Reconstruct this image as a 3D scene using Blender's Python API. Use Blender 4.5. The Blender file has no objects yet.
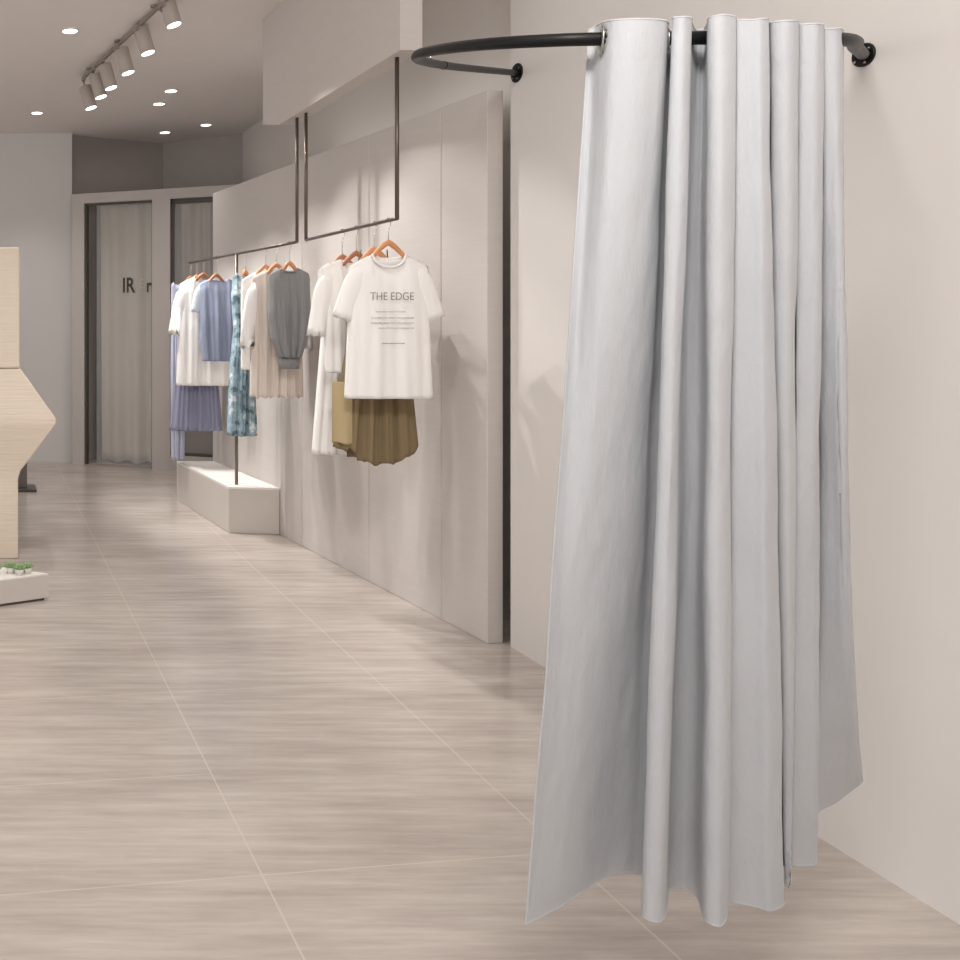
import bpy, bmesh, math, random
from mathutils import Vector, Matrix
C = bpy.context.scene.collection
random.seed(4)
H, F, CX, CY = 1.4, 900.0, -15.0, 321.0
def P(x, y, D): return Vector(((x-CX)*D/F, D, H-(y-CY)*D/F))
def XP(x, D): return (x-CX)*D/F
def ZP(y, D): return H-(y-CY)*D/F
def lin(c):
    c = c/255.0
    return c/12.92 if c <= .04045 else ((c+.055)/1.055)**2.4
def rgb(r, g, b): return (lin(r), lin(g), lin(b), 1)

# ------------------------------------------------------------ materials
def mat(name, col, rough=.6, metal=0, noise=0, nscale=(8,8,8), bump=0, bscale=(60,60,60), bdist=.002, emit=0, sheen=0, spec=.5, trans=0, alpha=1):
    m = bpy.data.materials.new(name); m.use_nodes = True
    nt = m.node_tree; b = nt.nodes['Principled BSDF']
    b.inputs['Base Color'].default_value = col
    b.inputs['Roughness'].default_value = rough
    b.inputs['Metallic'].default_value = metal
    b.inputs['Specular IOR Level'].default_value = spec
    if sheen: b.inputs['Sheen Weight'].default_value = sheen
    if trans: b.inputs['Transmission Weight'].default_value = trans
    if alpha < 1: b.inputs['Alpha'].default_value = alpha
    if emit:
        b.inputs['Emission Color'].default_value = (1,.97,.92,1); b.inputs['Emission Strength'].default_value = emit
    tc = nt.nodes.new('ShaderNodeTexCoord')
    def nz(scale, detail=4):
        mp = nt.nodes.new('ShaderNodeMapping'); mp.inputs['Scale'].default_value = scale
        n = nt.nodes.new('ShaderNodeTexNoise'); n.inputs['Scale'].default_value = 1; n.inputs['Detail'].default_value = detail
        nt.links.new(tc.outputs['Object'], mp.inputs[0]); nt.links.new(mp.outputs[0], n.inputs['Vector'])
        return n
    if noise:
        n = nz(nscale); r = nt.nodes.new('ShaderNodeMix'); r.data_type = 'RGBA'
        r.inputs['A'].default_value = tuple(c*(1-noise) for c in col[:3])+(1,)
        r.inputs['B'].default_value = tuple(min(1, c*(1+noise)) for c in col[:3])+(1,)
        nt.links.new(n.outputs['Fac'], r.inputs['Factor']); nt.links.new(r.outputs['Result'], b.inputs['Base Color'])
    if bump:
        n = nz(bscale); bp = nt.nodes.new('ShaderNodeBump'); bp.inputs['Strength'].default_value = bump; bp.inputs['Distance'].default_value = bdist
        nt.links.new(n.outputs['Fac'], bp.inputs['Height']); nt.links.new(bp.outputs[0], b.inputs['Normal'])
    return m

M = {}
M['wall'] = mat('plaster_warm_grey', rgb(220,215,211), .75, bump=.1, bscale=(40,40,40))
M['wall_store'] = mat('plaster_taupe', rgb(216,209,203), .8, bump=.1, bscale=(40,40,40))
M['wall_far'] = mat('plaster_cool_grey', rgb(214,210,208), .75, bump=.1, bscale=(40,40,40))
M['shaded_wall'] = mat('recess_shade_grey', rgb(166,158,153), .7, noise=.04)  # shade of the recess put into the colour, darker than the other walls
M['ceiling'] = mat('ceiling_paint', rgb(232,226,222), .85, noise=.02)
M['panel'] = mat('linen_panel', rgb(202,195,190), .8, noise=.05, nscale=(6,6,90), bump=.5, bscale=(60,60,500), bdist=.0012)
M['frame'] = mat('frame_paint', rgb(190,182,177), .5)
M['dark_frame'] = mat('dark_bronze_frame', rgb(80,72,67), .4)
M['glass'] = mat('clear_glass', (.9,.92,.92,1), .03, alpha=.12, spec=.5)
M['drape'] = mat('greige_drape', rgb(192,180,168), .9, noise=.08, nscale=(90,90,2), bump=.4, bscale=(200,200,20))
M['steel'] = mat('bronze_steel', rgb(112,101,94), .35, metal=.7, noise=.2, nscale=(30,30,4))
M['plinth'] = mat('plinth_white', rgb(205,197,190), .5, noise=.03, nscale=(5,5,5))
M['plinth_top'] = mat('plinth_top_white', rgb(235,230,225), .4)
M['black'] = mat('black_powder_coat', rgb(14,14,15), .45, metal=0, spec=.3, noise=.1, nscale=(50,50,50))
M['chrome'] = mat('screw_steel', rgb(210,210,205), .2, metal=1, noise=.05)
M['eyelet'] = mat('brushed_nickel', rgb(196,196,190), .3, metal=1, noise=.05, nscale=(80,80,80))
M['wood'] = mat('beech_wood', rgb(214,150,104), .45, noise=.18, nscale=(60,20,20))
M['wood_dark'] = mat('walnut_wood', rgb(178,116,82), .45, noise=.2, nscale=(60,20,20))
M['white'] = mat('white_cotton', rgb(246,243,240), .9, noise=.03, nscale=(12,12,3), sheen=.2, bump=.4, bscale=(18,18,5), bdist=.01)
M['cream'] = mat('cream_cotton', rgb(224,212,202), .9, noise=.06, nscale=(25,25,4), sheen=.2, bump=.5, bscale=(25,25,4), bdist=.01)
M['olive'] = mat('olive_linen', rgb(136,118,88), .85, noise=.18, nscale=(40,40,3), bump=.5, bscale=(40,40,4), bdist=.008)
M['olive_light'] = mat('pale_olive_linen', rgb(182,162,124), .85, noise=.08, nscale=(40,40,3))
M['grey_knit'] = mat('grey_knit', rgb(142,142,143), .95, noise=.12, nscale=(80,80,6), bump=.6, bscale=(120,120,12), bdist=.006)
M['blue'] = mat('dusty_blue_cotton', rgb(148,157,181), .85, noise=.08, nscale=(30,30,5), bump=.5, bscale=(14,14,6), bdist=.012)
M['pale_blue'] = mat('pale_blue_cotton', rgb(205,214,228), .85, noise=.04)
M['peri'] = mat('periwinkle_pleats', rgb(150,152,176), .85, noise=.14, nscale=(50,50,2))
M['peri2'] = mat('pale_lilac_lace', rgb(185,188,208), .9, noise=.2, nscale=(90,90,90))
M['pattern'] = mat('teal_print', rgb(128,156,166), .85)
M['cab'] = mat('brown_cabinet', rgb(120,98,84), .5, noise=.1, nscale=(3,3,40))
M['head'] = mat('lamp_body', rgb(176,166,158), .45, noise=.02)
M['track'] = mat('track_bronze', rgb(140,131,124), .45, noise=.05)
M['lens'] = mat('lamp_lens', (1,1,1,1), .4, emit=6)
M['trim'] = mat('lamp_trim', rgb(225,218,212), .4)
M['ink'] = mat('grey_ink', rgb(132,128,122), .8, noise=.1, nscale=(300,300,300))
M['letter'] = mat('black_vinyl', rgb(60,54,48), .6, noise=.05)
M['leaf'] = mat('succulent_green', rgb(132,160,112), .5, noise=.35, nscale=(90,90,90))
M['pot'] = mat('white_ceramic', rgb(235,232,225), .4, noise=.02)
M['stone'] = mat('travertine', rgb(228,214,197), .8, noise=.07, nscale=(3,3,60), bump=.5, bscale=(4,4,90), bdist=.006)
M['grey_box'] = mat('grey_stand', rgb(120,112,110), .6, noise=.05)

def pattern_mat():
    m = M['pattern']; nt = m.node_tree; b = nt.nodes['Principled BSDF']
    tc = nt.nodes.new('ShaderNodeTexCoord'); v = nt.nodes.new('ShaderNodeTexNoise')
    v.inputs['Scale'].default_value = 16; v.inputs['Detail'].default_value = 2
    r = nt.nodes.new('ShaderNodeValToRGB'); r.color_ramp.interpolation = 'CONSTANT'
    e = r.color_ramp.elements; e[0].color = rgb(104,122,134); e[0].position = 0
    e[1].color = rgb(148,174,186); e[1].position = .42
    e.new(.54).color = rgb(168,192,204); e.new(.62).color = rgb(222,230,234)
    nt.links.new(tc.outputs['Object'], v.inputs['Vector']); nt.links.new(v.outputs['Fac'], r.inputs[0]); nt.links.new(r.outputs[0], b.inputs['Base Color'])
pattern_mat()

def floor_mat():
    m = bpy.data.materials.new('floor_tile'); m.use_nodes = True
    nt = m.node_tree; N = nt.nodes.new; L = nt.links.new; b = nt.nodes['Principled BSDF']
    tc = N('ShaderNodeTexCoord'); sp = N('ShaderNodeSeparateXYZ'); L(tc.outputs['Object'], sp.inputs[0])
    def math_(op, a, c=None, d=None):
        n = N('ShaderNodeMath'); n.operation = op
        for i, v in enumerate((a, c, d)):
            if v is None: continue
            if isinstance(v, (int, float)): n.inputs[i].default_value = v
            else: L(v, n.inputs[i])
        return n.outputs[0]
    def noise(scale, detail, rough=.6):
        mp = N('ShaderNodeMapping'); mp.inputs['Scale'].default_value = scale
        L(tc.outputs['Object'], mp.inputs[0]); n = N('ShaderNodeTexNoise'); n.inputs['Scale'].default_value = 1
        n.inputs['Detail'].default_value = detail; n.inputs['Roughness'].default_value = rough
        L(mp.outputs[0], n.inputs['Vector']); return n.outputs['Fac']
    n1 = noise((2.2, 26, 1), 8, .65); n2 = noise((.9, 3.2, 1), 5, .6)
    f = math_('ADD', math_('MULTIPLY', n1, .5), math_('MULTIPLY', n2, .5))
    r = N('ShaderNodeValToRGB'); e = r.color_ramp.elements
    e[0].position = .36; e[0].color = rgb(163,152,144); e[1].position = .64; e[1].color = rgb(196,186,178)
    L(f, r.inputs[0])
    # joints: long joints every 0.825 m in x (one at x=0.70); cross joints slightly skewed
    u = math_('DIVIDE', math_('SUBTRACT', sp.outputs[0], .700), .825)
    fu = math_('FRACT', math_('ADD', u, 100.5)); du = math_('MULTIPLY', math_('ABSOLUTE', math_('SUBTRACT', fu, .5)), .825)
    lu = math_('LESS_THAN', du, .0028)
    yy = math_('SUBTRACT', sp.outputs[1], math_('MULTIPLY', sp.outputs[0], .12))
    fv = math_('FRACT', math_('ADD', math_('DIVIDE', math_('SUBTRACT', yy, 2.19), 1.12), 100.5)); dv = math_('MULTIPLY', math_('ABSOLUTE', math_('SUBTRACT', fv, .5)), 1.12)
    lv = math_('LESS_THAN', dv, .0022)
    fw = math_('FRACT', math_('ADD', math_('DIVIDE', math_('SUBTRACT', yy, 2.70), 1.12), 100.5)); dw = math_('MULTIPLY', math_('ABSOLUTE', math_('SUBTRACT', fw, .5)), 1.12)
    lw = math_('MULTIPLY', math_('LESS_THAN', dw, .0022), math_('LESS_THAN', sp.outputs[0], .70))
    j = math_('MULTIPLY', math_('MAXIMUM', math_('MAXIMUM', lu, lv), lw), .42)
    mx = N('ShaderNodeMix'); mx.data_type = 'RGBA'; L(j, mx.inputs['Factor']); L(r.outputs[0], mx.inputs['A']); mx.inputs['B'].default_value = rgb(212,200,188)
    L(mx.outputs['Result'], b.inputs['Base Color'])
    rr = math_('ADD', math_('MULTIPLY', n1, .16), .13); L(rr, b.inputs['Roughness'])
    b.inputs['Specular IOR Level'].default_value = .5
    bp = N('ShaderNodeBump'); bp.inputs['Strength'].default_value = .12; bp.inputs['Distance'].default_value = .002; L(n1, bp.inputs['Height']); L(bp.outputs[0], b.inputs['Normal'])
    return m
M['floor'] = floor_mat()

def curtain_mat():
    m = bpy.data.materials.new('curtain_fabric'); m.use_nodes = True
    nt = m.node_tree; N = nt.nodes.new; L = nt.links.new; b = nt.nodes['Principled BSDF']
    b.inputs['Base Color'].default_value = rgb(190,191,194); b.inputs['Roughness'].default_value = .85
    b.inputs['Sheen Weight'].default_value = .15; b.inputs['Specular IOR Level'].default_value = .25
    uv = N('ShaderNodeUVMap'); uv.uv_map = 'UVMap'
    sp = N('ShaderNodeSeparateXYZ'); L(uv.outputs[0], sp.inputs[0])
    def math_(op, a, c=None):
        n = N('ShaderNodeMath'); n.operation = op
        for i, v in enumerate((a, c)):
            if v is None: continue
            if isinstance(v, (int, float)): n.inputs[i].default_value = v
            else: L(v, n.inputs[i])
        return n.outputs[0]
    def noise(scale, detail, rot=0, rough=.5):
        mp = N('ShaderNodeMapping'); mp.inputs['Scale'].default_value = scale; mp.inputs['Rotation'].default_value = (0,0,rot)
        L(uv.outputs[0], mp.inputs[0]); n = N('ShaderNodeTexNoise'); n.inputs['Scale'].default_value = 1
        n.inputs['Detail'].default_value = detail; n.inputs['Roughness'].default_value = rough; L(mp.outputs[0], n.inputs['Vector']); return n.outputs['Fac']
    # UV is in metres: u across the cloth, v up from the hem
    weave = noise((420,420,1), 2)
    wr = noise((5, 2.2, 1), 3, .5)
    # math_('MULTIPLY', math_('ABSOLUTE', math_('SUBTRACT', noise((6,2,1),2,.6), .5)), 60)); c1 = math_('MAXIMUM', c1, 0)
    # math_('MULTIPLY', math_('ABSOLUTE', math_('SUBTRACT', noise((3,6,1),2,-.5), .45)), 60)); c2 = math_('MAXIMUM', c2, 0)
    def line(coord, at, w):
        d = math_('ABSOLUTE', math_('SUBTRACT', coord, at)); return math_('LESS_THAN', d, w)
    st = math_('MAXIMUM', math_('MAXIMUM', line(sp.outputs[1], .022, .0012), line(sp.outputs[1], 1.608, .002)), math_('MAXIMUM', line(sp.outputs[0], .022, .0012), line(sp.outputs[0], .008, .0008)))
    h = math_('ADD', math_('MULTIPLY', weave, .0011), math_('MULTIPLY', wr, .012))
    dg = noise((9, 3.5, 1), 5, .7, .6); h = math_('ADD', h, math_('MULTIPLY', dg, .015))
    h = math_('SUBTRACT', h, math_('MULTIPLY', st, .012))
    bp = N('ShaderNodeBump'); bp.inputs['Strength'].default_value = .6; bp.inputs['Distance'].default_value = 1.0
    L(h, bp.inputs['Height']); L(bp.outputs[0], b.inputs['Normal'])
    return m
M['curtain'] = curtain_mat()

# ------------------------------------------------------------ helpers
def thing(name, label, cat, loc=(0,0,0), group=None):
    o = bpy.data.objects.new(name, None); C.objects.link(o); o.location = loc; o.empty_display_size = .05
    o['label'] = label; o['category'] = cat
    if group: o['group'] = group
    return o
def obj(name, bm, m, parent=None, smooth=False, local=False):
    me = bpy.data.meshes.new(name)
    if parent is not None and not local:
        p = parent; off = Vector((0,0,0))
        while p is not None: off += p.location; p = p.parent
        bmesh.ops.translate(bm, verts=bm.verts, vec=-off)
    bmesh.ops.recalc_face_normals(bm, faces=bm.faces)
    bm.to_mesh(me); bm.free()
    if smooth:
        for p in me.polygons: p.use_smooth = True
    me.materials.append(m)
    o = bpy.data.objects.new(name, me); C.objects.link(o)
    if parent is not None: o.parent = parent
    return o
def tag(o, label, cat, group=None):
    o['label'] = label; o['category'] = cat
    if group: o['group'] = group
    return o
def struct(name, bm, m, parent=None, smooth=False):
    o = obj(name, bm, m, parent, smooth)
    if parent is None: o['kind'] = 'structure'
    return o
def box(bm, a, b_):
    x0,y0,z0 = a; x1,y1,z1 = b_
    vs = [bm.verts.new(v) for v in ((x0,y0,z0),(x1,y0,z0),(x1,y1,z0),(x0,y1,z0),(x0,y0,z1),(x1,y0,z1),(x1,y1,z1),(x0,y1,z1))]
    for f in ((0,1,2,3),(4,5,6,7),(0,1,5,4),(1,2,6,5),(2,3,7,6),(3,0,4,7)): bm.faces.new([vs[i] for i in f])
    return vs
def prism(bm, pts, z0, z1):
    lo = [bm.verts.new((x,y,z0)) for x,y in pts]; hi = [bm.verts.new((x,y,z1)) for x,y in pts]
    bm.faces.new(lo); bm.faces.new(hi); n = len(pts)
    for i in range(n): bm.faces.new((lo[i],lo[(i+1)%n],hi[(i+1)%n],hi[i]))
def slab(bm, p0, p1, t, z0, z1):
    """vertical slab from p0 to p1 in plan, thickness t to the left-hand normal"""
    d = Vector((p1[0]-p0[0], p1[1]-p0[1])).normalized(); n = Vector((-d.y, d.x))*t
    prism(bm, [(p0[0],p0[1]),(p1[0],p1[1]),(p1[0]+n.x,p1[1]+n.y),(p0[0]+n.x,p0[1]+n.y)], z0, z1)
def bevel(bm, w, seg=2):
    bmesh.ops.bevel(bm, geom=list(bm.edges), offset=w, segments=seg, affect='EDGES', profile=.5)
def tube(bm, pts, r, n=12, cap=True, rf=None):
    pts = [Vector(p) for p in pts]; rings = []; up = None
    for i, p in enumerate(pts):
        t = (pts[min(i+1,len(pts)-1)]-pts[max(i-1,0)]).normalized()
        if up is None:
            up = Vector((0,0,1)) if abs(t.z) < .9 else Vector((1,0,0))
        s = t.cross(up)
        if s.length < 1e-5: s = t.cross(Vector((0,1,0)))
        s.normalize(); up = s.cross(t).normalized()
        rr = rf(i/(len(pts)-1)) if rf else r
        rings.append([bm.verts.new(p + s*math.cos(a)*rr + up*math.sin(a)*rr) for a in [2*math.pi*k/n for k in range(n)]])
    for a, b_ in zip(rings, rings[1:]):
        for k in range(n): bm.faces.new((a[k],a[(k+1)%n],b_[(k+1)%n],b_[k]))
    if cap: bm.faces.new(rings[0]); bm.faces.new(rings[-1])
def cyl(bm, p0, p1, r, n=24): tube(bm, [p0, p1], r, n)
def torus(bm, c, nrm, R, r, n=32, k=8, flat=1.0):
    nrm = Vector(nrm).normalized(); a = nrm.cross(Vector((0,0,1)));
    if a.length < .01: a = Vector((1,0,0))
    a.normalize(); b_ = nrm.cross(a); rings = []
    for i in range(n):
        t = 2*math.pi*i/n; d = a*math.cos(t)+b_*math.sin(t)
        rings.append([bm.verts.new(Vector(c)+d*(R+r*math.cos(2*math.pi*j/k))+nrm*r*flat*math.sin(2*math.pi*j/k)) for j in range(k)])
    for i in range(n):
        for j in range(k): bm.faces.new((rings[i][j],rings[(i+1)%n][j],rings[(i+1)%n][(j+1)%k],rings[i][(j+1)%k]))
def lathe(bm, prof, c, n=32):
    rings = [[bm.verts.new((c[0]+r*math.cos(2*math.pi*k/n), c[1]+r*math.sin(2*math.pi*k/n), c[2]+z)) for k in range(n)] for r,z in prof]
    for a,b_ in zip(rings, rings[1:]):
        for k in range(n): bm.faces.new((a[k],a[(k+1)%n],b_[(k+1)%n],b_[k]))
    bm.faces.new(rings[0]); bm.faces.new(rings[-1])
def cr(pts, t):
    """catmull-rom through a list of tuples, t in 0..len-1"""
    n = len(pts)-1; i = min(int(t), n-1); f = t-i
    p0, p1, p2, p3 = pts[max(i-1,0)], pts[i], pts[i+1], pts[min(i+2,n)]
    return tuple(.5*(2*b+(c-a)*f+(2*a-5*b+4*c-d)*f*f+(3*b-a-3*c+d)*f**3) for a,b,c,d in zip(p0,p1,p2,p3))
def lerp_tab(tab, x):
    if x <= tab[0][0]: return tab[0][1]
    for (a,va),(b,vb) in zip(tab, tab[1:]):
        if x <= b: return va+(vb-va)*(x-a)/(b-a)
    return tab[-1][1]
def smoothtab(tab, x):
    if x <= tab[0][0]: return tab[0][1]
    for (a,va),(b,vb) in zip(tab, tab[1:]):
        if x <= b:
            f = (x-a)/(b-a); f = f*f*(3-2*f); return va+(vb-va)*f
    return tab[-1][1]
def text_mesh(name, s, size, m, parent, loc, thick=.0006, bold=0, rot=(math.pi/2,0,0), sx=1):
    cu = bpy.data.curves.new('tmp', 'FONT'); cu.body = s; cu.size = size; cu.align_x = 'CENTER'; cu.align_y = 'CENTER'; cu.extrude = thick; cu.offset = bold
    t = bpy.data.objects.new('tmp', cu); C.objects.link(t)
    dg = bpy.context.evaluated_depsgraph_get(); me = bpy.data.meshes.new_from_object(t.evaluated_get(dg)); bpy.data.objects.remove(t)
    me.materials.clear(); me.materials.append(m); me.name = name
    o = bpy.data.objects.new(name, me); C.objects.link(o); o.parent = parent; o.location = loc; o.rotation_euler = rot; o.scale = (sx,1,1)
    return o

# ------------------------------------------------------------ room shell
CH = 3.267; WX = 2.26
bm = bmesh.new(); box(bm, (-4.5,-2.6,-.1), (3.4,11,0)); struct('floor', bm, M['floor'])
bm = bmesh.new(); box(bm, (-4.5,-2.6,CH), (3.4,11,CH+.1)); struct('ceiling', bm, M['ceiling'])
bm = bmesh.new(); box(bm, (WX,-2.6,0), (WX+.295,3.87,CH)); struct('wall_right', bm, M['wall'])
bm = bmesh.new(); box(bm, (2.56,3.872,0), (2.68,9.4,CH)); struct('wall_right_recessed', bm, M['wall_store'])
xl = XP(72, 8.94)
bm = bmesh.new(); box(bm, (-4.5,8.94,0), (xl,9.06,CH)); struct('wall_back', bm, M['wall_far'])
# recess behind the fitting room front, its shade put into the wall colour (two walls meeting in a corner)
pa, pb, pc = (XP(70,9.05),9.05), (XP(163,9.45),9.45), (2.558,8.95)
bm = bmesh.new(); slab(bm, pa, pb, .08, 0, CH); struct('wall_recess_left', bm, M['shaded_wall'])
bm = bmesh.new(); slab(bm, pb, pc, .08, 0, CH); struct('wall_recess_right', bm, M['shaded_wall'])
# fitting-room front: header, posts
A = Vector((XP(75,8.80), 8.80)); B = Vector((XP(216,8.25), 8.25)); dAB = (B-A).normalized(); nAB = Vector((-dAB.y, dAB.x))
def onAB(px):   # plan point on the front where pixel column px meets it
    k = (px-CX)/F
    t = (k*A.y-A.x)/(dAB.x-k*dAB.y); return A+dAB*t
HT = 2.64
def abslab(bm, px0, px1, z0, z1, t=.10, off=0):
    p, q = onAB(px0)+nAB*off, onAB(px1)+nAB*off; slab(bm, p, q, t, z0, z1)
bm = bmesh.new()
abslab(bm, 72, 246, 2.545, HT, .14); abslab(bm, 72, 84, 0, 2.545, .14); abslab(bm, 152, 170, 0, 2.545, .14)
abslab(bm, 214, 246, 0, 2.545, .14); abslab(bm, 170, 214, 0, .14, .14)
struct('door_1', bm, M['frame'])
d1 = bpy.data.objects['door_1']
bm = bmesh.new(); abslab(bm, 84, 86, 0, 2.545, .05, .04); abslab(bm, 150.5, 152, 0, 2.545, .05, .04); abslab(bm, 84, 152, 2.52, 2.545, .05, .04)
obj('jamb_strip', bm, M['dark_frame'], d1)
bm = bmesh.new(); abslab(bm, 88, 150, 1.95, 2.5, .008, .01)
bm.free()
# glass sheet with lettering in the doorway
bm = bmesh.new(); abslab(bm, 96, 152, .02, 2.52, .008, .02); gl = obj('glass_sheet', bm, M['glass'], d1)
c = onAB(139); ang = math.atan2(dAB.y, dAB.x)
for s, px, py, sz, mm in (('IR', 128, 286, .20, M['letter']), ('E', 141, 284, .13, M['drape']), ('r', 148.5, 286, .18, M['letter'])):
    p = onAB(px) - nAB*.004 + nAB*.02
    text_mesh('lettering', s, sz, mm, gl, (p.x, p.y, ZP(py, p.y)), bold=.004 if mm is M['letter'] else 0, rot=(math.pi/2,0,ang), sx=.72)
# window beside the doorway
bm = bmesh.new(); abslab(bm, 170, 173, .14, 2.545, .05, .04); abslab(bm, 212, 214, .14, 2.545, .05, .04); abslab(bm, 170, 214, 2.5, 2.545, .05, .04); abslab(bm, 170,214,.14,.17,.05,.04)
w1 = struct('window_1', bm, M['dark_frame'])
bm = bmesh.new(); abslab(bm, 173, 212, .17, 2.5, .008, .05); obj('pane', bm, M['glass'], w1)

# drapes: hung, pleated sheets in plan between two points
def drape(bm, p0, p1, z0, z1, nf, amp, skew=0, hemwave=0, seed=0):
    rnd = random.Random(seed); p0, p1 = Vector(p0), Vector(p1); d = (p1-p0); L = d.length; d.normalize(); n = Vector((-d.y,d.x))
    nu, nv = 160, 30; ph = [rnd.uniform(-.6,.6) for _ in range(nf+2)]; am = [rnd.uniform(.7,1.2) for _ in range(nf+2)]
    g = []
    for j in range(nv+1):
        v = j/nv; row = []
        for i in range(nu+1):
            u = i/nu; k = u*nf; ki = int(k); ff = k-ki
            o = amp*(.65+.35*v)*(am[ki]*(1-ff)+am[ki+1]*ff)*math.sin(2*math.pi*k+ph[ki]*(1-ff)+ph[ki+1]*ff)
            x = L*(u+skew*v*(u-1))
            p = p0+d*x+n*o
            z = z1-(z1-z0-hemwave*math.sin(2*math.pi*k))*v
            row.append(bm.verts.new((p.x,p.y,z)))
        g.append(row)
    for j in range(nv):
        for i in range(nu): bm.faces.new((g[j][i],g[j][i+1],g[j+1][i+1],g[j+1][i]))
def solid(o, t=.003):
    m = o.modifiers.new('s', 'SOLIDIFY'); m.thickness = t; m.offset = 0
bm = bmesh.new(); q0, q1 = onAB(94)+nAB*.22, onAB(157)+nAB*.22
drape(bm, q0, q1, .02, 2.66, 3, .03, -.03, .012, 3); o = obj('fitting_room_curtain', bm, M['drape'], None, True); solid(o)
tag(o, 'floor-length greige drape hanging in the doorway behind dark glass lettering', 'curtain')
bm = bmesh.new(); q0, q1 = onAB(166)+nAB*.3, onAB(208)+nAB*.3
drape(bm, q0, q1, .44, 2.66, 3, .04, -.1, .01, 8); o = obj('window_curtain', bm, M['drape'], None, True); solid(o)
tag(o, 'pleated grey-brown drape behind the narrow window right of the doorway', 'curtain')
# cabinet behind the window
t = thing('low_cabinet', 'dark brown low cabinet seen through the window past the pleated skirt', 'cabinet', (1.8,8.6,0))
bm = bmesh.new(); p, q = onAB(174)+nAB*.16, onAB(213)+nAB*.16; slab(bm, p, q, .09, 0, .40); bevel(bm, .004); obj('carcass', bm, M['cab'], t)
bm = bmesh.new(); p, q = onAB(190)+nAB*.156, onAB(212)+nAB*.156; slab(bm, p, q, .004, .05, .37); obj('door_panel', bm, M['cab'], t)

# linen panel wall (angled)
PX = lambda D: 2.18-.1225*(D-3.905)
def linedepth(px): k = (px-CX)/F; return (2.18+.1225*3.905)/(k+.1225)
cuts = [3.905, linedepth(441), linedepth(369), 5.6, 7.08]
for i, (a, b_) in enumerate(zip(cuts, cuts[1:])):
    bm = bmesh.new(); g = .0015
    slab(bm, (PX(b_-g), b_-g), (PX(a+g if i else a), a+g if i else a), .074, 0, 2.402)
    bevel(bm, .0025, 1); struct('trim_%d' % (i+1), bm, M['panel'])
# hanging fascia box
fa, fb = (XP(400,3.84), 3.84), (XP(263,5.58), 5.58)
bm = bmesh.new()
hb = 2.556
def fz(d): return d
prof = [(0,hb),( .84,hb),(1,hb+.06),(1,CH),(0,CH)]
vv = []
for side in (0, 1):
    row = []
    for s, z in prof:
        x = fa[0]+(fb[0]-fa[0])*s + side*.095; y = fa[1]+(fb[1]-fa[1])*s
        row.append(bm.verts.new((x,y,z)))
    vv.append(row)
bm.faces.new(vv[0]); bm.faces.new(vv[1])
for i in range(5): bm.faces.new((vv[0][i],vv[0][(i+1)%5],vv[1][(i+1)%5],vv[1][i]))
o = struct('trim_fascia', bm, M['panel'])

# ------------------------------------------------------------ garment rails
RH = 1.85
ra = thing('garment_rail', 'slim bronze U-shaped garment rail carrying the white t-shirts below the fascia', 'clothes rail', (1.8,3.97,RH), 'garment rails under the fascia')
rA0 = Vector((XP(397,3.95),3.95,RH)); rA1 = Vector((XP(306,5.0),5.0,RH))
def rnd_bar(bm, pts, w):
    tube(bm, pts, w, 8)
bm = bmesh.new(); rnd_bar(bm, [rA0+Vector((0,-.004,0)), rA0+Vector((0,.02,0)), rA1], .0085); obj('crossbar', bm, M['steel'], ra, True)
for p in (rA0, rA1):
    bm = bmesh.new(); rnd_bar(bm, [p, (p.x, p.y, hb+.002)], .0095); obj('post', bm, M['steel'], ra, True)
rB0 = Vector((XP(297,5.12),5.12,RH)); rC0 = Vector((XP(236.5,6.03),6.03,RH)); rC1 = Vector((XP(189,6.97),6.97,RH))
rb = thing('garment_rail', 'bronze garment rail running over the low platform on one floor post', 'clothes rail', (rC0.x,rC0.y,.304), 'garment rails under the fascia')
bm = bmesh.new(); rnd_bar(bm, [rB0, rC0, rC1], .0085); obj('crossbar', bm, M['steel'], rb, True)
bm = bmesh.new(); rnd_bar(bm, [rB0, (rB0.x, rB0.y, hb+.002)], .0095); obj('post', bm, M['steel'], rb, True)
bm = bmesh.new(); rnd_bar(bm, [rC0, (rC0.x, rC0.y, .304)], .011); obj('post', bm, M['steel'], rb, True)
def railA(D): f = (D-rA0.y)/(rA1.y-rA0.y); return rA0.lerp(rA1, f)
def railB(D):
    if D < rC0.y: return rB0.lerp(rC0, (D-rB0.y)/(rC0.y-rB0.y))
    return rC0.lerp(rC1, (D-rC0.y)/(rC1.y-rC0.y))

# platform
t = thing('display_platform', 'low white two-block platform on the floor under the far clothes', 'platform', (1.7,6.4,0))
pf = [(1.611,5.943),(PX(5.9)-.004,5.9),(PX(7.04)-.004,7.04),(1.50,7.04)]
cutp = (1.611+(1.50-1.611)*.72, 5.943+(7.04-5.943)*.72); cutq = (PX(6.7)-.004, 6.7)
bm = bmesh.new(); prism(bm, [pf[0], pf[1], cutq, cutp], .0, .29); bevel(bm, .003,1); obj('block', bm, M['plinth'], t)
bm = bmesh.new(); prism(bm, [(cutp[0]+.004,cutp[1]+.006), (cutq[0],cutq[1]+.006), pf[2], pf[3]], .0, .29); bevel(bm, .003,1); obj('block', bm, M['plinth'], t)
bm = bmesh.new(); prism(bm, pf, .29, .304); obj('top_slab', bm, M['plinth_top'], t)

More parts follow.
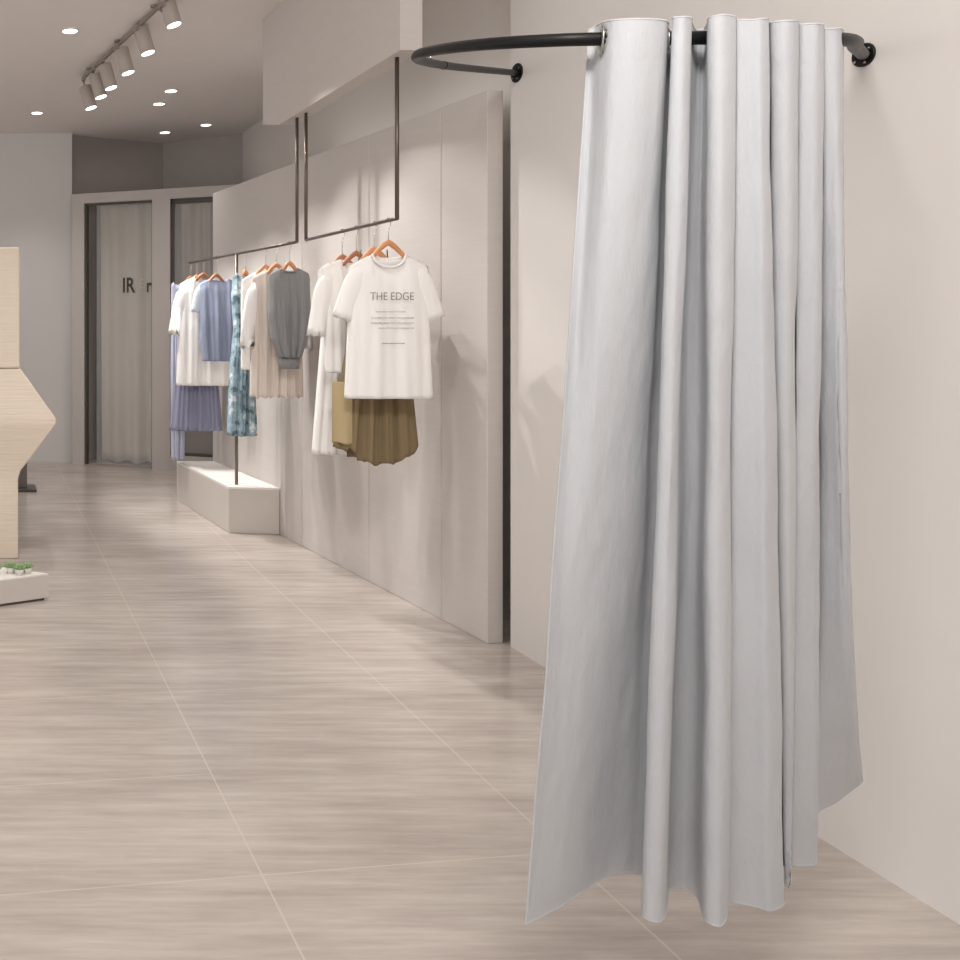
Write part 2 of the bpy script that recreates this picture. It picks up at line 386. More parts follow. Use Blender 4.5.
# ------------------------------------------------------------ hangers and garments
def hanger(label, rail, width, neck_z, mt, group):
    r = thing('clothes_hanger', label, 'hanger', (rail.x, rail.y, neck_z), group)
    bm = bmesh.new(); pts = []
    for i in range(-12, 13):
        s = i/12; pts.append((rail.x+s*width, rail.y+.012*(1-s*s)*0, neck_z-.006-.155*abs(s)**1.3))
    tube(bm, pts, .010, 10, rf=lambda f: .0035+.0095*(1-abs(2*f-1))**.6)
    obj('shoulder_bar', bm, mt, r, True)
    bm = bmesh.new(); hk = [(rail.x, rail.y, neck_z-.01), (rail.x, rail.y, RH-.045)]
    for a in range(0, 11):
        th = -math.pi/2+.1+a/10*math.pi*1.25
        hk.append((rail.x+.0145*math.cos(th)*1.0, rail.y, RH-.000+.0145*math.sin(th)+.001))
    hk = hk[:2]+[(rail.x+.0105, rail.y, RH-.018)]+[(rail.x+.0115*math.cos(a), rail.y, RH+.0115*math.sin(a)) for a in [-.6+.3*k for k in range(13)]]
    tube(bm, hk, .0022, 8); obj('hook', bm, M['chrome'], r, True)
    return r

def garment(bm, cx, cy, zs, zh, prof, nw, nd, slope=.05, depth=.035, folds=5, famp=.008, hemf=None, sw=None, seed=0, back_nd=.02, hemamp=0):
    """closed shirt-like shell: zs shoulder height at neck, zh hem height, prof = [(v, halfwidth)]"""
    rnd = random.Random(seed); NU, NV = 44, 36; sw = sw or prof[0][1]
    ph = rnd.uniform(0,6.28); ph2 = rnd.uniform(0,6.28)
    def top(s, back):
        x = abs(s*sw); 
        if x < nw: return zs-(back_nd if back else nd)*math.sqrt(max(0,1-(x/nw)**2))
        return zs-slope*((x-nw)/(sw-nw))**1.3
    def pt(s, v, side):
        z0 = top(s, side > 0); hem = zh+(hemf(s) if hemf else 0)+hemamp*math.sin(s*folds*3.1+ph+side)
        z = z0+(hem-z0)*v
        vv = max(0, min(1, (zs-z)/(zs-zh)))
        w = lerp_tab(prof, vv) if v > 0 else lerp_tab(prof, vv)
        x = s*w
        neckish = 1 if abs(s*sw) < nw else 0
        dp = depth*math.sqrt(max(0, 1-s**4))*(.35+.65*min(1, v*2.2))
        if neckish: edge = min(1, .35+v*5)
        else: edge = min(1, v*7+.38*(1-abs(s)**3))
        y = side*dp*edge + famp*min(1, v*1.6+.05)*(math.sin(s*folds*2.2+ph+v*.8)+.5*math.sin(s*folds*5.1+ph2))*math.sqrt(max(0,1-s*s))
        return (cx+x, cy+y, z)
    for side in (-1, 1):
        g = [[bm.verts.new(pt(-1+2*i/NU, j/NV, side)) for i in range(NU+1)] for j in range(NV+1)]
        for j in range(NV):
            for i in range(NU): bm.faces.new((g[j][i],g[j][i+1],g[j+1][i+1],g[j+1][i]))
    bmesh.ops.remove_doubles(bm, verts=bm.verts, dist=.0008)
def sleeve(bm, p0, p1, r0, r1, flat=.55, wob=0, seed=0):
    p0, p1 = Vector(p0), Vector(p1); d = (p1-p0).normalized(); b_ = Vector((0,1,0)); a = d.cross(b_).normalized(); n = 20; rings = []
    rnd = random.Random(seed)
    for j in range(9):
        f = j/8; r = (r0+(r1-r0)*f)*(.2,.8,.97,1,1,1,1,1,1)[j]; c = p0.lerp(p1, f)-d*(.02,.012,0,0,0,0,0,0,0)[j]
        rings.append([bm.verts.new(c+a*math.cos(2*math.pi*k/n)*r+b_*math.sin(2*math.pi*k/n)*r*flat+a*wob*f*math.sin(k*2.5+seed)+d*wob*f*math.cos(k*1.9)) for k in range(n)])
    for x, y in zip(rings, rings[1:]):
        for k in range(n): bm.faces.new((x[k],x[(k+1)%n],y[(k+1)%n],y[k]))
def collar(bm, cx, cy, zs, nw, nd, depth, r=.006, back=.02):
    pts = []
    for i in range(25):
        th = math.pi*i/24; s = math.cos(th); pts.append((cx+nw*s, cy-depth*.36*math.sin(th), zs-nd*math.sin(th)))
    for i in range(1, 25):
        th = math.pi*i/24; s = -math.cos(th); pts.append((cx+nw*s, cy+depth*.36*math.sin(th), zs-back*math.sin(th)))
    tube(bm, pts, r, 8)
GA, GB = 'hangers on the nearer rail', 'hangers on the farther rail'
# white printed t-shirt
def px2m(D): return D/F
r = railA(4.03); zs = 1.695
hanger('pale beech hanger inside the printed white t-shirt', r, .14, 1.758, M['wood'], GA)
tee = thing('t_shirt', 'white short-sleeved t-shirt with grey printed lettering over an olive skirt', 't-shirt', (r.x,r.y,1.06))
bm = bmesh.new(); garment(bm, r.x, r.y, zs, 1.055, [(0,.168),(.12,.182),(.3,.178),(1,.198)], .073, .058, .052, .045, 4, .006, sw=.165, seed=1)
ob = obj('shirt_body', bm, M['white'], tee, True); solid(ob, .0015)
for sg in (-1, 1):
    bm = bmesh.new(); sleeve(bm, (r.x+sg*.128, r.y, zs-.066), (r.x+sg*.205, r.y, zs-.285), .052, .048, .5, .004, 2); ob = obj('sleeve', bm, M['white'], tee, True); solid(ob, .0015)
bm = bmesh.new(); collar(bm, r.x, r.y-.004, zs+.003, .073, .058, .045); obj('collar', bm, M['white'], tee, True)
text_mesh('print', 'THE EDGE', .049, M['ink'], tee, (-.010, -.060, ZP(297,4.03)-1.06), .0004, -.0002, sx=.86)
rr = random.Random(5)
for py, x0, x1, hh in ((312,-.085,.05,.003),(318,-.105,.085,.004),(323,-.105,.085,.004),(328,-.07,.085,.003),(343,-.055,.045,.004)):
    x = x0; z = ZP(py,4.03); cu_ = []
    bm = bmesh.new(); n_ = int((x1-x0)/.0022); up = []; lo = []
    for k in range(n_+1):
        xx = x0+(x1-x0)*k/n_; a_ = hh*.5*(.25+.75*abs(math.sin(k*1.9+rr.random()*1.6)))
        up.append(bm.verts.new((r.x+xx, r.y-.0605, z+a_))); lo.append(bm.verts.new((r.x+xx, r.y-.0605, z-a_)))
    for k in range(n_): bm.faces.new((up[k],up[k+1],lo[k+1],lo[k]))
    obj('small_print', bm, M['ink'], tee)
# olive slip dress
r = railA(4.17)
hanger('beech hanger just behind the printed t-shirt', r, .13, 1.74, M['wood'], GA)
sk = thing('slip_dress', 'olive flared slip dress showing below the printed t-shirt', 'dress', (r.x,r.y,.74))
def hemO(s): return .085*abs(s)**2+(.03 if -.75<s<-.5 else 0)+.008*math.sin(s*14)
bm = bmesh.new(); garment(bm, r.x+.018, r.y+.03, 1.56, .738, [(0,.11),(.3,.13),(.6,.170),(1,.205)], .08, .03, .01, .06, 7, .016, hemF if False else hemO, sw=.11, seed=4)
ob = obj('dress_body', bm, M['olive'], sk, True); solid(ob, .0015)
bm = bmesh.new(); drape(bm, (r.x-.198, r.y-.005), (r.x-.115, r.y-.035), .835, 1.12, 1, .008, 0, .004, 2); ob = obj('side_panel', bm, M['olive_light'], sk, True); solid(ob, .0015); ob['label'] = 'pale olive side flap'
for sg in (-1, 1):
    bm = bmesh.new(); tube(bm, [(r.x+sg*.085, r.y+.02, 1.555), (r.x+sg*.07, r.y+.012, 1.66), (r.x+sg*.06, r.y, 1.728), (r.x+sg*.07, r.y+.02, 1.66), (r.x+sg*.085, r.y+.045, 1.555)], .003, 6); obj('strap', bm, M['olive'], sk, True)
# lace blouse
r = railA(4.36)
hanger('walnut-brown hanger in the lace blouse left of the printed t-shirt', r, .14, 1.735, M['wood_dark'], GA)
t = thing('lace_blouse', 'white lace blouse half hidden behind the printed t-shirt', 'blouse', (r.x,r.y,1.15))
bm = bmesh.new(); garment(bm, r.x, r.y, 1.70, 1.15, [(0,.155),(.12,.165),(1,.15)], .07, .05, .045, .04, 6, .010, sw=.15, seed=6); ob = obj('blouse_body', bm, M['white'], t, True); solid(ob, .0015)
for sg in (-1, 1):
    bm = bmesh.new(); sleeve(bm, (r.x+sg*.145, r.y, 1.61), (r.x+sg*.185, r.y, 1.33), .05, .045, .55, .010, 5); ob = obj('sleeve', bm, M['white'], t, True); solid(ob, .0015)
# long white dress
r = railA(4.52)
hanger('walnut-brown hanger at the back of the nearer rail', r, .13, 1.73, M['wood_dark'], GA)
t = thing('long_dress', 'long plain white dress behind the olive slip dress', 'dress', (r.x,r.y,.74))
bm = bmesh.new(); garment(bm, r.x, r.y, 1.69, .735, [(0,.13),(.3,.10),(1,.155)], .07, .05, .04, .05, 5, .012, sw=.13, seed=9); ob = obj('dress_body', bm, M['white'], t, True); solid(ob, .0015)

# farther rail: grey knit, white blouses
r = railB(5.22)
hanger('front beech hanger holding the grey knit top', r, .10, 1.745, M['wood'], GB)
t = thing('knit_top', 'sleeveless dark grey knit top gathered at the hem', 'top', (r.x,r.y,1.13))
bm = bmesh.new(); garment(bm, r.x, r.y, 1.705, 1.19, [(0,.10),(.1,.118),(.5,.124),(.8,.105),(1,.066)], .05, .022, .03, .05, 6, .012, sw=.10, seed=12); ob = obj('knit_body', bm, M['grey_knit'], t, True); solid(ob, .002)
bm = bmesh.new(); rings = []
for j, z in enumerate((1.195,1.16,1.122)):
    rings.append([bm.verts.new((r.x+.062*math.cos(a)*(1-.06*j), r.y+(.03+.003*math.cos(a*24))*math.sin(a), z)) for a in [2*math.pi*k/72 for k in range(72)]])
for a, b_ in zip(rings, rings[1:]):
    for k in range(72): bm.faces.new((a[k],a[(k+1)%72],b_[(k+1)%72],b_[k]))
ob = obj('ribbed_hem', bm, M['grey_knit'], t, True); solid(ob, .003)
bm = bmesh.new(); collar(bm, r.x, r.y-.003, 1.706, .05, .022, .05, .005); obj('collar', bm, M['grey_knit'], t, True)
r = railB(5.40)
hanger('beech hanger directly behind the grey knit top', r, .12, 1.745, M['wood'], GB)
t = thing('sheer_blouse', 'long cream blouse with ruffled sleeves behind the grey knit top', 'blouse', (r.x,r.y,.95))
bm = bmesh.new(); garment(bm, r.x, r.y, 1.705, .945, [(0,.14),(.2,.15),(1,.16)], .06, .04, .045, .05, 8, .014, sw=.14, seed=15, hemamp=.008); ob = obj('blouse_body', bm, M['cream'], t, True); solid(ob, .0015)
for sg in (-1, 1):
    bm = bmesh.new(); sleeve(bm, (r.x+sg*.13, r.y, 1.61), (r.x+sg*.155, r.y, 1.24), .05, .055, .6, .014, 8); ob = obj('sleeve', bm, M['white'], t, True); solid(ob, .0015)
r = railB(5.56)
hanger('third beech hanger from the front behind the grey knit top', r, .12, 1.745, M['wood'], GB)
t = thing('cotton_shirt', 'white cotton shirt furthest back in the group behind the grey knit top', 'shirt', (r.x,r.y,1.1))
bm = bmesh.new(); garment(bm, r.x, r.y, 1.70, 1.10, [(0,.14),(.2,.15),(1,.15)], .06, .04, .045, .05, 5, .012, sw=.14, seed=17); ob = obj('shirt_body', bm, M['white'], t, True); solid(ob, .0015)
# printed teal dress (hangs side-on)
r = railB(5.88)
hanger('beech hanger of the teal print dress beside the floor post', r, .045, 1.735, M['wood'], GB)
t = thing('print_dress', 'long teal and white print dress beside the floor post', 'dress', (r.x,r.y,.66))
bm = bmesh.new(); garment(bm, r.x-.022, r.y, 1.715, .655, [(0,.055),(.15,.07),(.35,.05),(.55,.075),(1,.098)], .03, .03, .03, .07, 4, .018, sw=.055, seed=20); ob = obj('dress_body', bm, M['pattern'], t, True); solid(ob, .002)
# blue tee
r = railB(6.40)
hanger('beech hanger in the dusty blue t-shirt', r, .12, 1.735, M['wood_dark'], GB)
t = thing('blue_t_shirt', 'dusty blue t-shirt with twisted hem over the low platform', 't-shirt', (r.x,r.y,1.12))
bm = bmesh.new(); garment(bm, r.x+.02, r.y, 1.70, 1.115, [(0,.13),(.12,.142),(.7,.135),(1,.115)], .06, .012, .03, .045, 4, .014, sw=.13, seed=22); ob = obj('shirt_body', bm, M['blue'], t, True); solid(ob, .002)
for sg in (-1, 1):
    bm = bmesh.new(); sleeve(bm, (r.x+.02+sg*.125, r.y+.01, 1.64), (r.x+.02+sg*.160, r.y+.01, 1.46), .042, .036, .5, .003, 2); ob = obj('sleeve', bm, M['pale_blue'], t, True); solid(ob, .0015); ob['label'] = 'pale blue sleeve'
# white blouse far
r = railB(6.66)
hanger('walnut-brown hanger in the white blouse behind the blue t-shirt', r, .13, 1.755, M['wood_dark'], GB)
t = thing('ruffle_blouse', 'long white blouse with ruffled sleeves behind the blue t-shirt', 'blouse', (r.x,r.y,.93))
bm = bmesh.new(); garment(bm, r.x, r.y, 1.725, .925, [(0,.16),(.1,.175),(1,.20)], .065, .04, .05, .055, 5, .012, sw=.16, seed=25); ob = obj('blouse_body', bm, M['white'], t, True); solid(ob, .002)
for sg in (-1, 1):
    bm = bmesh.new(); sleeve(bm, (r.x+sg*.15, r.y, 1.63), (r.x+sg*.195, r.y, 1.30), .055, .05, .6, .016, 11); ob = obj('sleeve', bm, M['white'], t, True); solid(ob, .0015)
# pleated skirt, lilac dress
r = railB(6.80)
hanger('hanger of the periwinkle pleated dress at the far end of the rail', r, .12, 1.745, M['wood'], GB)
t = thing('pleated_dress', 'periwinkle pleated dress showing below the white blouse', 'dress', (r.x,r.y,.58))
bm = bmesh.new(); garment(bm, r.x-.005, r.y, 1.70, .575, [(0,.11),(.3,.12),(.6,.16),(1,.20)], .06, .04, .03, .05, 16, .014, sw=.11, seed=28, hemamp=.006); ob = obj('dress_body', bm, M['peri'], t, True); solid(ob, .002)
r = railB(6.93)
hanger('hanger of the lilac lace dress at the very end of the rail', r, .12, 1.745, M['wood'], GB)
t = thing('lace_dress', 'long pale lilac lace dress furthest along the rail, reaching the platform', 'dress', (r.x,r.y,.34))
bm = bmesh.new(); garment(bm, r.x-.10, r.y, 1.70, .335, [(0,.05),(.5,.055),(1,.05)], .03, .03, .02, .04, 4, .012, sw=.05, seed=31); ob = obj('dress_body', bm, M['peri2'], t, True); solid(ob, .002)

# ------------------------------------------------------------ curtain rod
def rodh(D): return 1.517+.245*D
rodplan = [(2.256,3.82),(2.02,3.56),(1.593,3.08),(1.285,2.65),(1.098,2.28),(1.040,2.03),(1.045,1.86),(1.10,1.76),(1.168,1.715),(1.335,1.683),(1.50,1.69),(1.635,1.72),(1.745,1.805),(1.88,1.945),(2.07,2.13),(2.256,2.312)]
rodpts = []
for i in range(0, (len(rodplan)-1)*10+1):
    x, y = cr(rodplan, i/10); rodpts.append(Vector((x, y, rodh(y))))
rail = thing('curtain_rod', 'curved black steel wall-mounted rod looping out from the plain wall', 'curtain rod', (WX,3.07,2.27))
RR = .0125
bm = bmesh.new(); tube(bm, rodpts, RR, 20); obj('curved_tube', bm, M['black'], rail, True)
for k, p in enumerate((rodpts[0], rodpts[-1])):
    bm = bmesh.new(); tube(bm, [(WX,p.y,p.z),(WX-.006,p.y,p.z)], .040 if k == 0 else .030, 32); bevel(bm, .0008, 1)
    fl = obj('wall_flange', bm, M['black'], rail)
    bm = bmesh.new(); q = rodpts[3] if k == 0 else rodpts[-3]; tube(bm, [p+(p-q)*.0, p+(q-p)*.55], .0165, 20); obj('socket', bm, M['black'], rail, True)
    for a in (.8, 2.6, 4.3, 5.6):
        bm = bmesh.new(); y, z = p.y+(.029 if k == 0 else .023)*math.cos(a), p.z+(.029 if k == 0 else .023)*math.sin(a); tube(bm, [(WX-.005,y,z),(WX-.0095,y,z)], .0035, 10); obj('screw', bm, M['chrome'], fl)
# joint + thumb screw
j = rodpts[22]; jd = (rodpts[23]-rodpts[21]).normalized()
bm = bmesh.new(); tube(bm, [j-jd*.022, j+jd*.002], RR+.0012, 20); obj('joint_sleeve', bm, M['black'], rail, True)
j = rodpts[26]
bm = bmesh.new(); cyl(bm, (j.x,j.y,j.z+RR-.001), (j.x,j.y,j.z+RR+.012), .005, 12); obj('thumb_screw', bm, M['chrome'], rail, True)

# ------------------------------------------------------------ the big curtain
def rodD(px):   # depth of the near arm of the rod at a pixel column
    best = None
    for p in rodpts[70:]:
        q = CX+F*p.x/p.y
        if best is None or abs(q-px) < best[0]: best = (abs(q-px), p.y)
    return best[1]
rod_tab = []
for p in rodpts[70:]: rod_tab.append((CX+F*p.x/p.y, p.y))
rod_tab.sort()
#  top px, offset from rod, top y | bottom px, bottom y
CT = [
(588,.046,30,527,926),(596,.040,25,540,919),(604,.0,21,556,909),(616,-.034,19,570,899),(640,-.050,18,588,887),(661,-.040,19,606,877),(668,-.014,22,623,874),
(665,.030,28,636,874),(675,.034,28,646,878),(677,.002,20,648,890),(673,-.030,17,642,914),(683,-.044,16,654,922),(691,-.030,17,663,919),(691,.002,21,667,905),
(695,.034,29,668,890),(700,.038,29,681,888),(705,.034,27,695,895),(708,.002,22,700,904),(709,-.032,17,704,919),(722,-.050,14,714,926),(735,-.036,16,723,925),(733,-.002,20,727,911),
(735,.034,24,728,898),(744,.038,22,731,896),(746,.006,21,732,897),(736.6,-.022,19,727,901),(750,-.034,19,755,907),(761,-.042,18,770,911),(768,-.030,18,784,906),(765,.0,20,782,895),
(766,.034,26,780,872),(775,.038,25,784,866),(777,.014,23,786,872),(769.8,-.018,22,785.5,885),(782,-.040,20,790,887),(792,-.042,20,792,884),(798,-.028,20,791,875),(796,.0,23,788,864),
(797,.032,28,788,854),(805,.036,26,795,856),(809,.006,25,804,861),(798.5,-.014,24,791.5,866),(810,-.030,23,807,866),(818,-.034,23,814,864),(823,-.022,24,816,856),(821,.0,27,814,838),
(822,.030,31,815,816),(830,.030,30,823,808),(833,.006,29,827,806),(823.5,-.014,28,816,811),(833,-.026,28,838,800),(839,-.026,27,850,792),(841,-.012,28,858,786),(843,.014,30,862,781)]
def curtain_point(c, v):
    ix = CT.index(c)
    tx, dz, ty, bx, by = c
    if tx > 736: dz *= 1.3
    Dt = lerp_tab(rod_tab, tx)+dz
    pt = P(tx, ty, Dt)
    Db = 1035.0/(by-CY)
    if Db > 1.84: Db = 1.84+(Db-1.84)*.55
    pb_ = P(bx, by, Db)
    # gentle belly: folds stay close to the heading's rhythm at first, then open out
    f = v**1.06
    if ix >= 49: k = (.2,.6,.85,1,1)[min(ix-49,4)]; f = (1-.65*k)*v+.65*k*v**4
    p = pt.lerp(pb_, f); p.z = pt.z+(pb_.z-pt.z)*v
    return p
NUo = (len(CT)-1)*9; VS = [0]
while VS[-1] < 1:
    VS.append(VS[-1]+(.0028 if VS[-1] < .075 else .0105))
VS[-1] = 1.0
rows = []
for v in VS:
    ctrl = [tuple(curtain_point(c, v)) for c in CT]
    row = []
    for i in range(NUo+1):
        p = Vector(cr(ctrl, i/9))
        row.append(p)
    rows.append(row)
# soft wrinkles
from mathutils import noise as mn
for j, v in enumerate(VS):
    for i in range(NUo+1):
        p = rows[j][i]; a = rows[j][max(i-1,0)]; b_ = rows[j][min(i+1,NUo)]; n = Vector((b_.y-a.y, -(b_.x-a.x), 0))
        if n.length > 1e-6: n.normalize()
        w = .0045*mn.noise(Vector((i*.045, v*5.5, 1.3)))+.0012*mn.noise(Vector((i*.16+v*7, v*17, 4)))
        p += n*w*min(1, v*6)
# rod points where the cloth meets the rod
def find_cross(k):
    best = None
    for j in range(4, 30):
        for i in range(int(k*9)-8, int(k*9)+9):
            if i < 0 or i > NUo: continue
            p = rows[j][i]
            for q in rodpts[70:]:
                d = (p-q).length
                if best is None or d < best[0]: best = (d, Vector(q), i, j)
    return best
cross = [find_cross(k) for k in (2, 6.5, 9, 13, 17, 21, 24, 29, 32, 37, 40, 45, 48)]
bm = bmesh.new(); uvl = bm.loops.layers.uv.new('UVMap')
g = [[bm.verts.new(p) for p in row] for row in rows]
us = [0]
for i in range(NUo): us.append(us[-1]+(rows[-20][i+1]-rows[-20][i]).length)
hole = .0165
for j in range(len(VS)-1):
    for i in range(NUo):
        c = (rows[j][i]+rows[j][i+1]+rows[j+1][i]+rows[j+1][i+1])/4
        if VS[j] < .075 and any((c-q[1]).length < hole for q in cross): continue
        f = bm.faces.new((g[j][i],g[j][i+1],g[j+1][i+1],g[j+1][i]))
        for lp, (ii, jj) in zip(f.loops, ((i,j),(i+1,j),(i+1,j+1),(i,j+1))): lp[uvl].uv = (us[ii], 1.68*(1-VS[jj]))
for v_ in [v_ for v_ in bm.verts if not v_.link_faces]: bm.verts.remove(v_)
cur = thing('eyelet_curtain', 'long pale grey pleated eyelet curtain hanging from the curved black rod', 'curtain', (1.4,1.75,.25))
ob = obj('fabric_panel', bm, M['curtain'], cur, True); solid(ob, .0022)
# thick folded hem strips (bottom and heading edge)
def edge_strip(name, idx, r):
    bm = bmesh.new(); pts = [rows[idx][i]+Vector((0,0,.002 if idx else -.002)) for i in range(0, NUo+1, 2)]; tube(bm, pts, r, 6); obj(name, bm, M['curtain'], cur, True)
edge_strip('bottom_hem', -1, .0022); edge_strip('heading_edge', 0, .0020)
for q in cross:
    d, c, i, j = q
    a = rows[j][max(i-3,0)]; b_ = rows[j][min(i+3,NUo)]; tang = (b_-a).normalized(); n = tang.cross(Vector((0,0,1)))
    # ring lies in the cloth: normal is across the cloth, eased towards the rod's direction
    k = min(range(70, len(rodpts)-1), key=lambda t_: (rodpts[t_]-c).length); rd = (rodpts[k+1]-rodpts[k-1]).normalized()
    if n.dot(rd) < 0: n = -n
    n = (n*.6+rd*.4).normalized() if i < 30 else n
    if i < 30: n = (rd*.92+Vector((.30,-.55,0))*.5).normalized(); c = c-rd*.008 if i < 30 and i < 25 else c-rd*.004
    bm = bmesh.new(); torus(bm, c+Vector((0,0,-.003)), n, *((.0235, .0062) if i < 30 else (.0185,.0035)), 40, 10, .35 if i < 30 else .55); obj('eyelet_ring', bm, M['eyelet'], cur, True)

# ------------------------------------------------------------ left side objects
col = thing('sculptural_pedestal', 'tall cream stone-textured pedestal with a diamond-shaped bulge at the left edge', 'pedestal', (-.2,5.55,0))
def sq(bm, prof, cx, cy):
    rings = []
    for hx, hy, z in prof:
        rings.append([bm.verts.new((cx+a*hx, cy+b_*hy, z)) for a, b_ in ((-1,-1),(1,-1),(1,1),(-1,1))])
    for a, b_ in zip(rings, rings[1:]):
        for k in range(4): bm.faces.new((a[k],a[(k+1)%4],b_[(k+1)%4],b_[k]))
    bm.faces.new(rings[0]); bm.faces.new(rings[-1])
cxc = -.2
bm = bmesh.new(); sq(bm, [(.395,.24,0),(.395,.24,.47),(.41,.245,.52),(.47,.26,.60),(.612,.30,.795),(.616,.30,.815),(.612,.30,.835),(.41,.25,1.118)], cxc, 5.54); bevel(bm, .006, 1); obj('pedestal_base', bm, M['stone'], col)
bm = bmesh.new(); box(bm, (cxc-.42, 5.30, 1.121), (cxc+.405, 5.78, 1.836)); bevel(bm, .012, 2); obj('upper_block', bm, M['stone'], col)
t = thing('display_stand', 'small grey stand on a dark base plate behind the pedestal', 'stand', (.25,7.46,0))
bm = bmesh.new(); box(bm, (XP(2,7.46), 7.44, .022), (XP(27,7.46), 7.56, .42)); bevel(bm, .003,1); obj('stand_body', bm, M['grey_box'], t)
bm = bmesh.new(); box(bm, (XP(-5,7.46), 7.36, 0), (XP(36,7.46), 7.6, .022)); bevel(bm, .003,1); obj('base_plate', bm, M['dark_frame'], t)
# low plinth
pl = thing('low_plinth', 'low white plinth on the floor at the left edge carrying succulents', 'plinth', (-.3,4.5,0))
pp = [(.321,4.516),(-.35,4.215),(-1.0,4.516),(-.35,4.85)]
ins = lambda k: [((x+.35)*k-.35, (y-4.53)*k+4.53) for x, y in pp]
bm = bmesh.new(); prism(bm, ins(.965), 0, .012); obj('recessed_foot', bm, M['dark_frame'], pl)
bm = bmesh.new(); prism(bm, pp, .012, .128); bevel(bm, .003, 1); obj('plinth_body', bm, M['plinth'], pl)
bm = bmesh.new(); prism(bm, ins(.995), .128, .133); obj('plinth_top', bm, M['plinth_top'], pl)
for k, (px, py, sc, lab) in enumerate(((-4,575,1.25,'green rosette succulent in a white pot, cut by the left frame edge'),(10.5,575,1.3,'leftmost whole green succulent in a white pot on the low plinth'),(19.5,573,1.25,'middle green succulent in a white pot on the low plinth'),(27.5,572,1.2,'rightmost green succulent in a white pot on the low plinth'))):
    D = 4.50+.03*(k%2); x = XP(px, D); z = .133
    s = thing('potted_succulent', lab, 'succulent', (x, D, z), 'succulents on the low plinth')
    bm = bmesh.new(); lathe(bm, [(.014*sc,0),(.019*sc,.020*sc),(.018*sc,.022*sc)], (x,D,z), 20); obj('pot', bm, M['pot'], s, True)
    bm = bmesh.new()
    for ring, (nl, ln, tilt) in enumerate(((9,.030,.35),(8,.026,.75),(6,.02,1.15))):
        for a in range(nl):
            th = 2*math.pi*a/nl+ring*.4; d = Vector((math.cos(th)*math.cos(tilt), math.sin(th)*math.cos(tilt), math.sin(tilt)))
            base = Vector((x,D,z+.022*sc)); tube(bm, [base, base+d*ln*.5*sc, base+d*ln*sc], .004, 6, rf=lambda f: .002+.0065*math.sin(math.pi*min(.96,f*.8+.15)))
    obj('rosette', bm, M['leaf'], s, True)

# ------------------------------------------------------------ lamps
tr = Vector((XP(80,6.86),6.86,CH-.03)); tn = Vector((XP(200,4.66),4.66,CH-.03)); td = (tn-tr).normalized()
trk = thing('lighting_track', 'thin bronze lighting track under the ceiling', 'lighting track', (tr.x,tr.y,CH))
bm = bmesh.new(); slab(bm, (tr.x+.008,tr.y), (tn.x+.008,tn.y), .016, CH-.034, CH-.0125); obj('track_bar', bm, M['track'], trk)
for f in (.1,.4,.7,.95):
    p = tr.lerp(tn, f); bm = bmesh.new(); cyl(bm, (p.x,p.y,CH-.0125), (p.x,p.y,CH), .02, 12); obj('ceiling_mount', bm, M['track'], trk)
heads = [(174,25,5.20,'nearest track spotlight, cut by the top of the picture'),(148,53,5.62,'second nearest spotlight on the track'),(128,73,6.0,'third nearest spotlight on the track'),(111,88,6.3,'fourth nearest spotlight on the track'),(101,97,6.52,'second furthest spotlight on the track'),(91,108,6.76,'furthest spotlight on the track')]
aim = Vector((.27,-.05,-1)).normalized(); lamps = []
for px, py, D, lab in heads:
    lens = P(px, py, D); top = lens-aim*.17
    f = (D-tr.y)/(tn.y-tr.y); tp = tr.lerp(tn, f)
    h_ = thing('track_spotlight', lab, 'spotlight', (tp.x,tp.y,CH-.04), 'spotlights on the ceiling track')
    bm = bmesh.new(); tube(bm, [top, lens], .046, 28); bevel(bm, .002, 1); obj('lamp_body', bm, M['head'], h_, True)
    bm = bmesh.new(); tube(bm, [lens-aim*.004, lens+aim*.003], .040, 24); obj('lens', bm, M['lens'], h_)
    bm = bmesh.new(); mid = lens-aim*.12; tube(bm, [(tp.x,tp.y,CH-.06), (tp.x,tp.y,CH-.08), tuple(mid.lerp(Vector((tp.x,tp.y,CH-.08)),.45)), mid-aim*.04], .006, 10); obj('swivel_arm', bm, M['track'], h_, True)
    bm = bmesh.new(); box(bm, (tp.x-.012,tp.y-.04,CH-.062),(tp.x+.012,tp.y+.04,CH-.0345)); obj('adapter', bm, M['track'], h_)
    lamps.append((lens+aim*.01, h_))
for px, py, lab in ((70,31,'round downlight nearest the camera, left of the track'),(37,113,'round downlight far left near the back wall'),(171,91,'round downlight right of the track, nearer of a close pair'),(159,104,'round downlight just left of and beyond its close neighbour'),(206,125,'round downlight nearest the fascia end above the fitting room'),(165,132.5,'dimmest round downlight in the corner of the dark recess')):
    D = (CH-H-.004)*F/(CY-py); x = XP(px, D)
    h_ = thing('downlight', lab, 'ceiling light', (x,D,CH), 'recessed ceiling downlights')
    bm = bmesh.new(); torus(bm, (x,D,CH-.003), (0,0,1), .052, .006, 28, 8); obj('trim_ring', bm, M['trim'], h_, True)
    bm = bmesh.new(); cyl(bm, (x,D,CH-.005), (x,D,CH-.001), .048, 28); obj('lens', bm, M['lens'], h_)

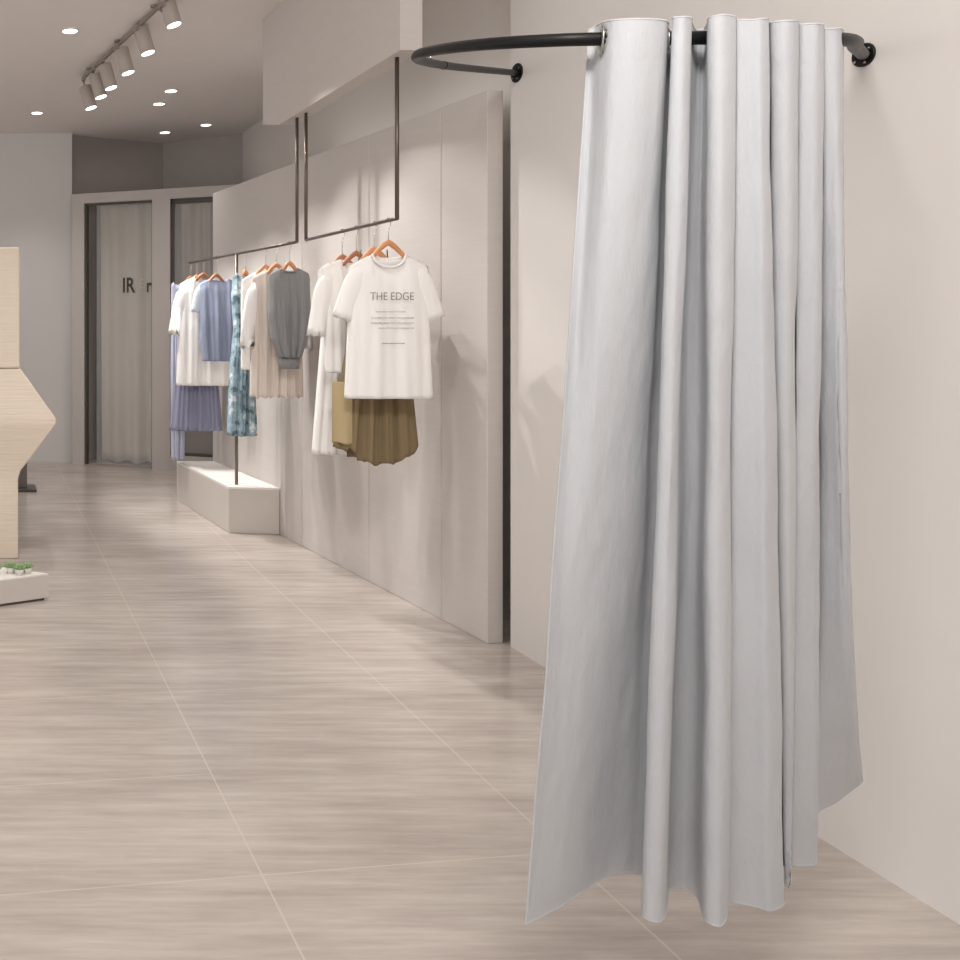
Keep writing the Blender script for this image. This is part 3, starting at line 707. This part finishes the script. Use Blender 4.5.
def spot(loc, target, power, ang, blend=.5, size=.04, col=(1,.975,.95)):
    l = bpy.data.lights.new('spot_lamp', 'SPOT'); l.energy = power; l.spot_size = math.radians(ang); l.spot_blend = blend; l.shadow_soft_size = size; l.color = col
    o = bpy.data.objects.new('spot_lamp', l); C.objects.link(o); o.location = loc; d = Vector(target)-Vector(loc); o.rotation_euler = d.to_track_quat('-Z','Y').to_euler(); return o
def area(loc, target, power, sx, sy, col=(1,.97,.94)):
    l = bpy.data.lights.new('added_area_light', 'AREA'); l.shape = 'RECTANGLE'; l.size = sx; l.size_y = sy; l.energy = power; l.color = col
    o = bpy.data.objects.new('added_area_light', l); C.objects.link(o); o.location = loc; d = Vector(target)-Vector(loc); o.rotation_euler = d.to_track_quat('-Z','Y').to_euler(); return o
# track spots throw onto the clothes and the linen wall
tg = [(2.0,3.95,1.25),(2.0,4.5,1.1),(1.9,5.1,1.0),(1.8,5.8,.9),(1.7,6.3,.9),(1.6,6.8,.9)]
for (p, h_), q in zip(lamps, tg): spot(p, q, 115, 46, .5, .03)
for x, y, e in ((.45,5.79,60),(.47,8.08,50),(1.5,7.3,45),(1.5,7.74,30),(2.05,8.5,10)): spot((x,y,CH-.02), (x,y,0), e, 95, .9, .05)
# downlights behind the frame's upper edge, over the floor in front
for x, y, e in ((.1,4.0,110),(1.1,3.3,55),(-.3,1.6,45)): spot((x,y,CH-.02), (x,y,0), e, 100, .9, .06)
area((.4,.4,3.2), (1.75,2.0,1.6), 86, .9, .7)  # unseen key light, added to brighten the curtain from its top down
wall_fill = area((2.36,5.3,2.43), (2.36,5.3,3.3), 2.2, 2.6, .10); wall_fill.rotation_euler = (math.pi,0,math.pi/2)  # unseen upward fill, added to lift the recessed wall above the panels
w = bpy.data.worlds.new('World'); bpy.context.scene.world = w; w.use_nodes = True
w.node_tree.nodes['Background'].inputs[0].default_value = (1,.985,.97,1); w.node_tree.nodes['Background'].inputs[1].default_value = .95

# ------------------------------------------------------------ camera
cam = bpy.data.cameras.new('camera'); co = bpy.data.objects.new('camera', cam); C.objects.link(co)
co.location = (0,0,H); co.rotation_euler = (math.pi/2,0,0); cam.sensor_width = 36; cam.lens = F/960*36
cam.shift_x = (480-CX)/960; cam.shift_y = -(480-CY)/960; cam.clip_start = .05
S = bpy.context.scene; S.camera = co
S.view_settings.view_transform = 'Standard'; S.view_settings.look = 'None'; S.view_settings.gamma = 1; S.view_settings.exposure = 0
S.view_settings.use_curve_mapping = False
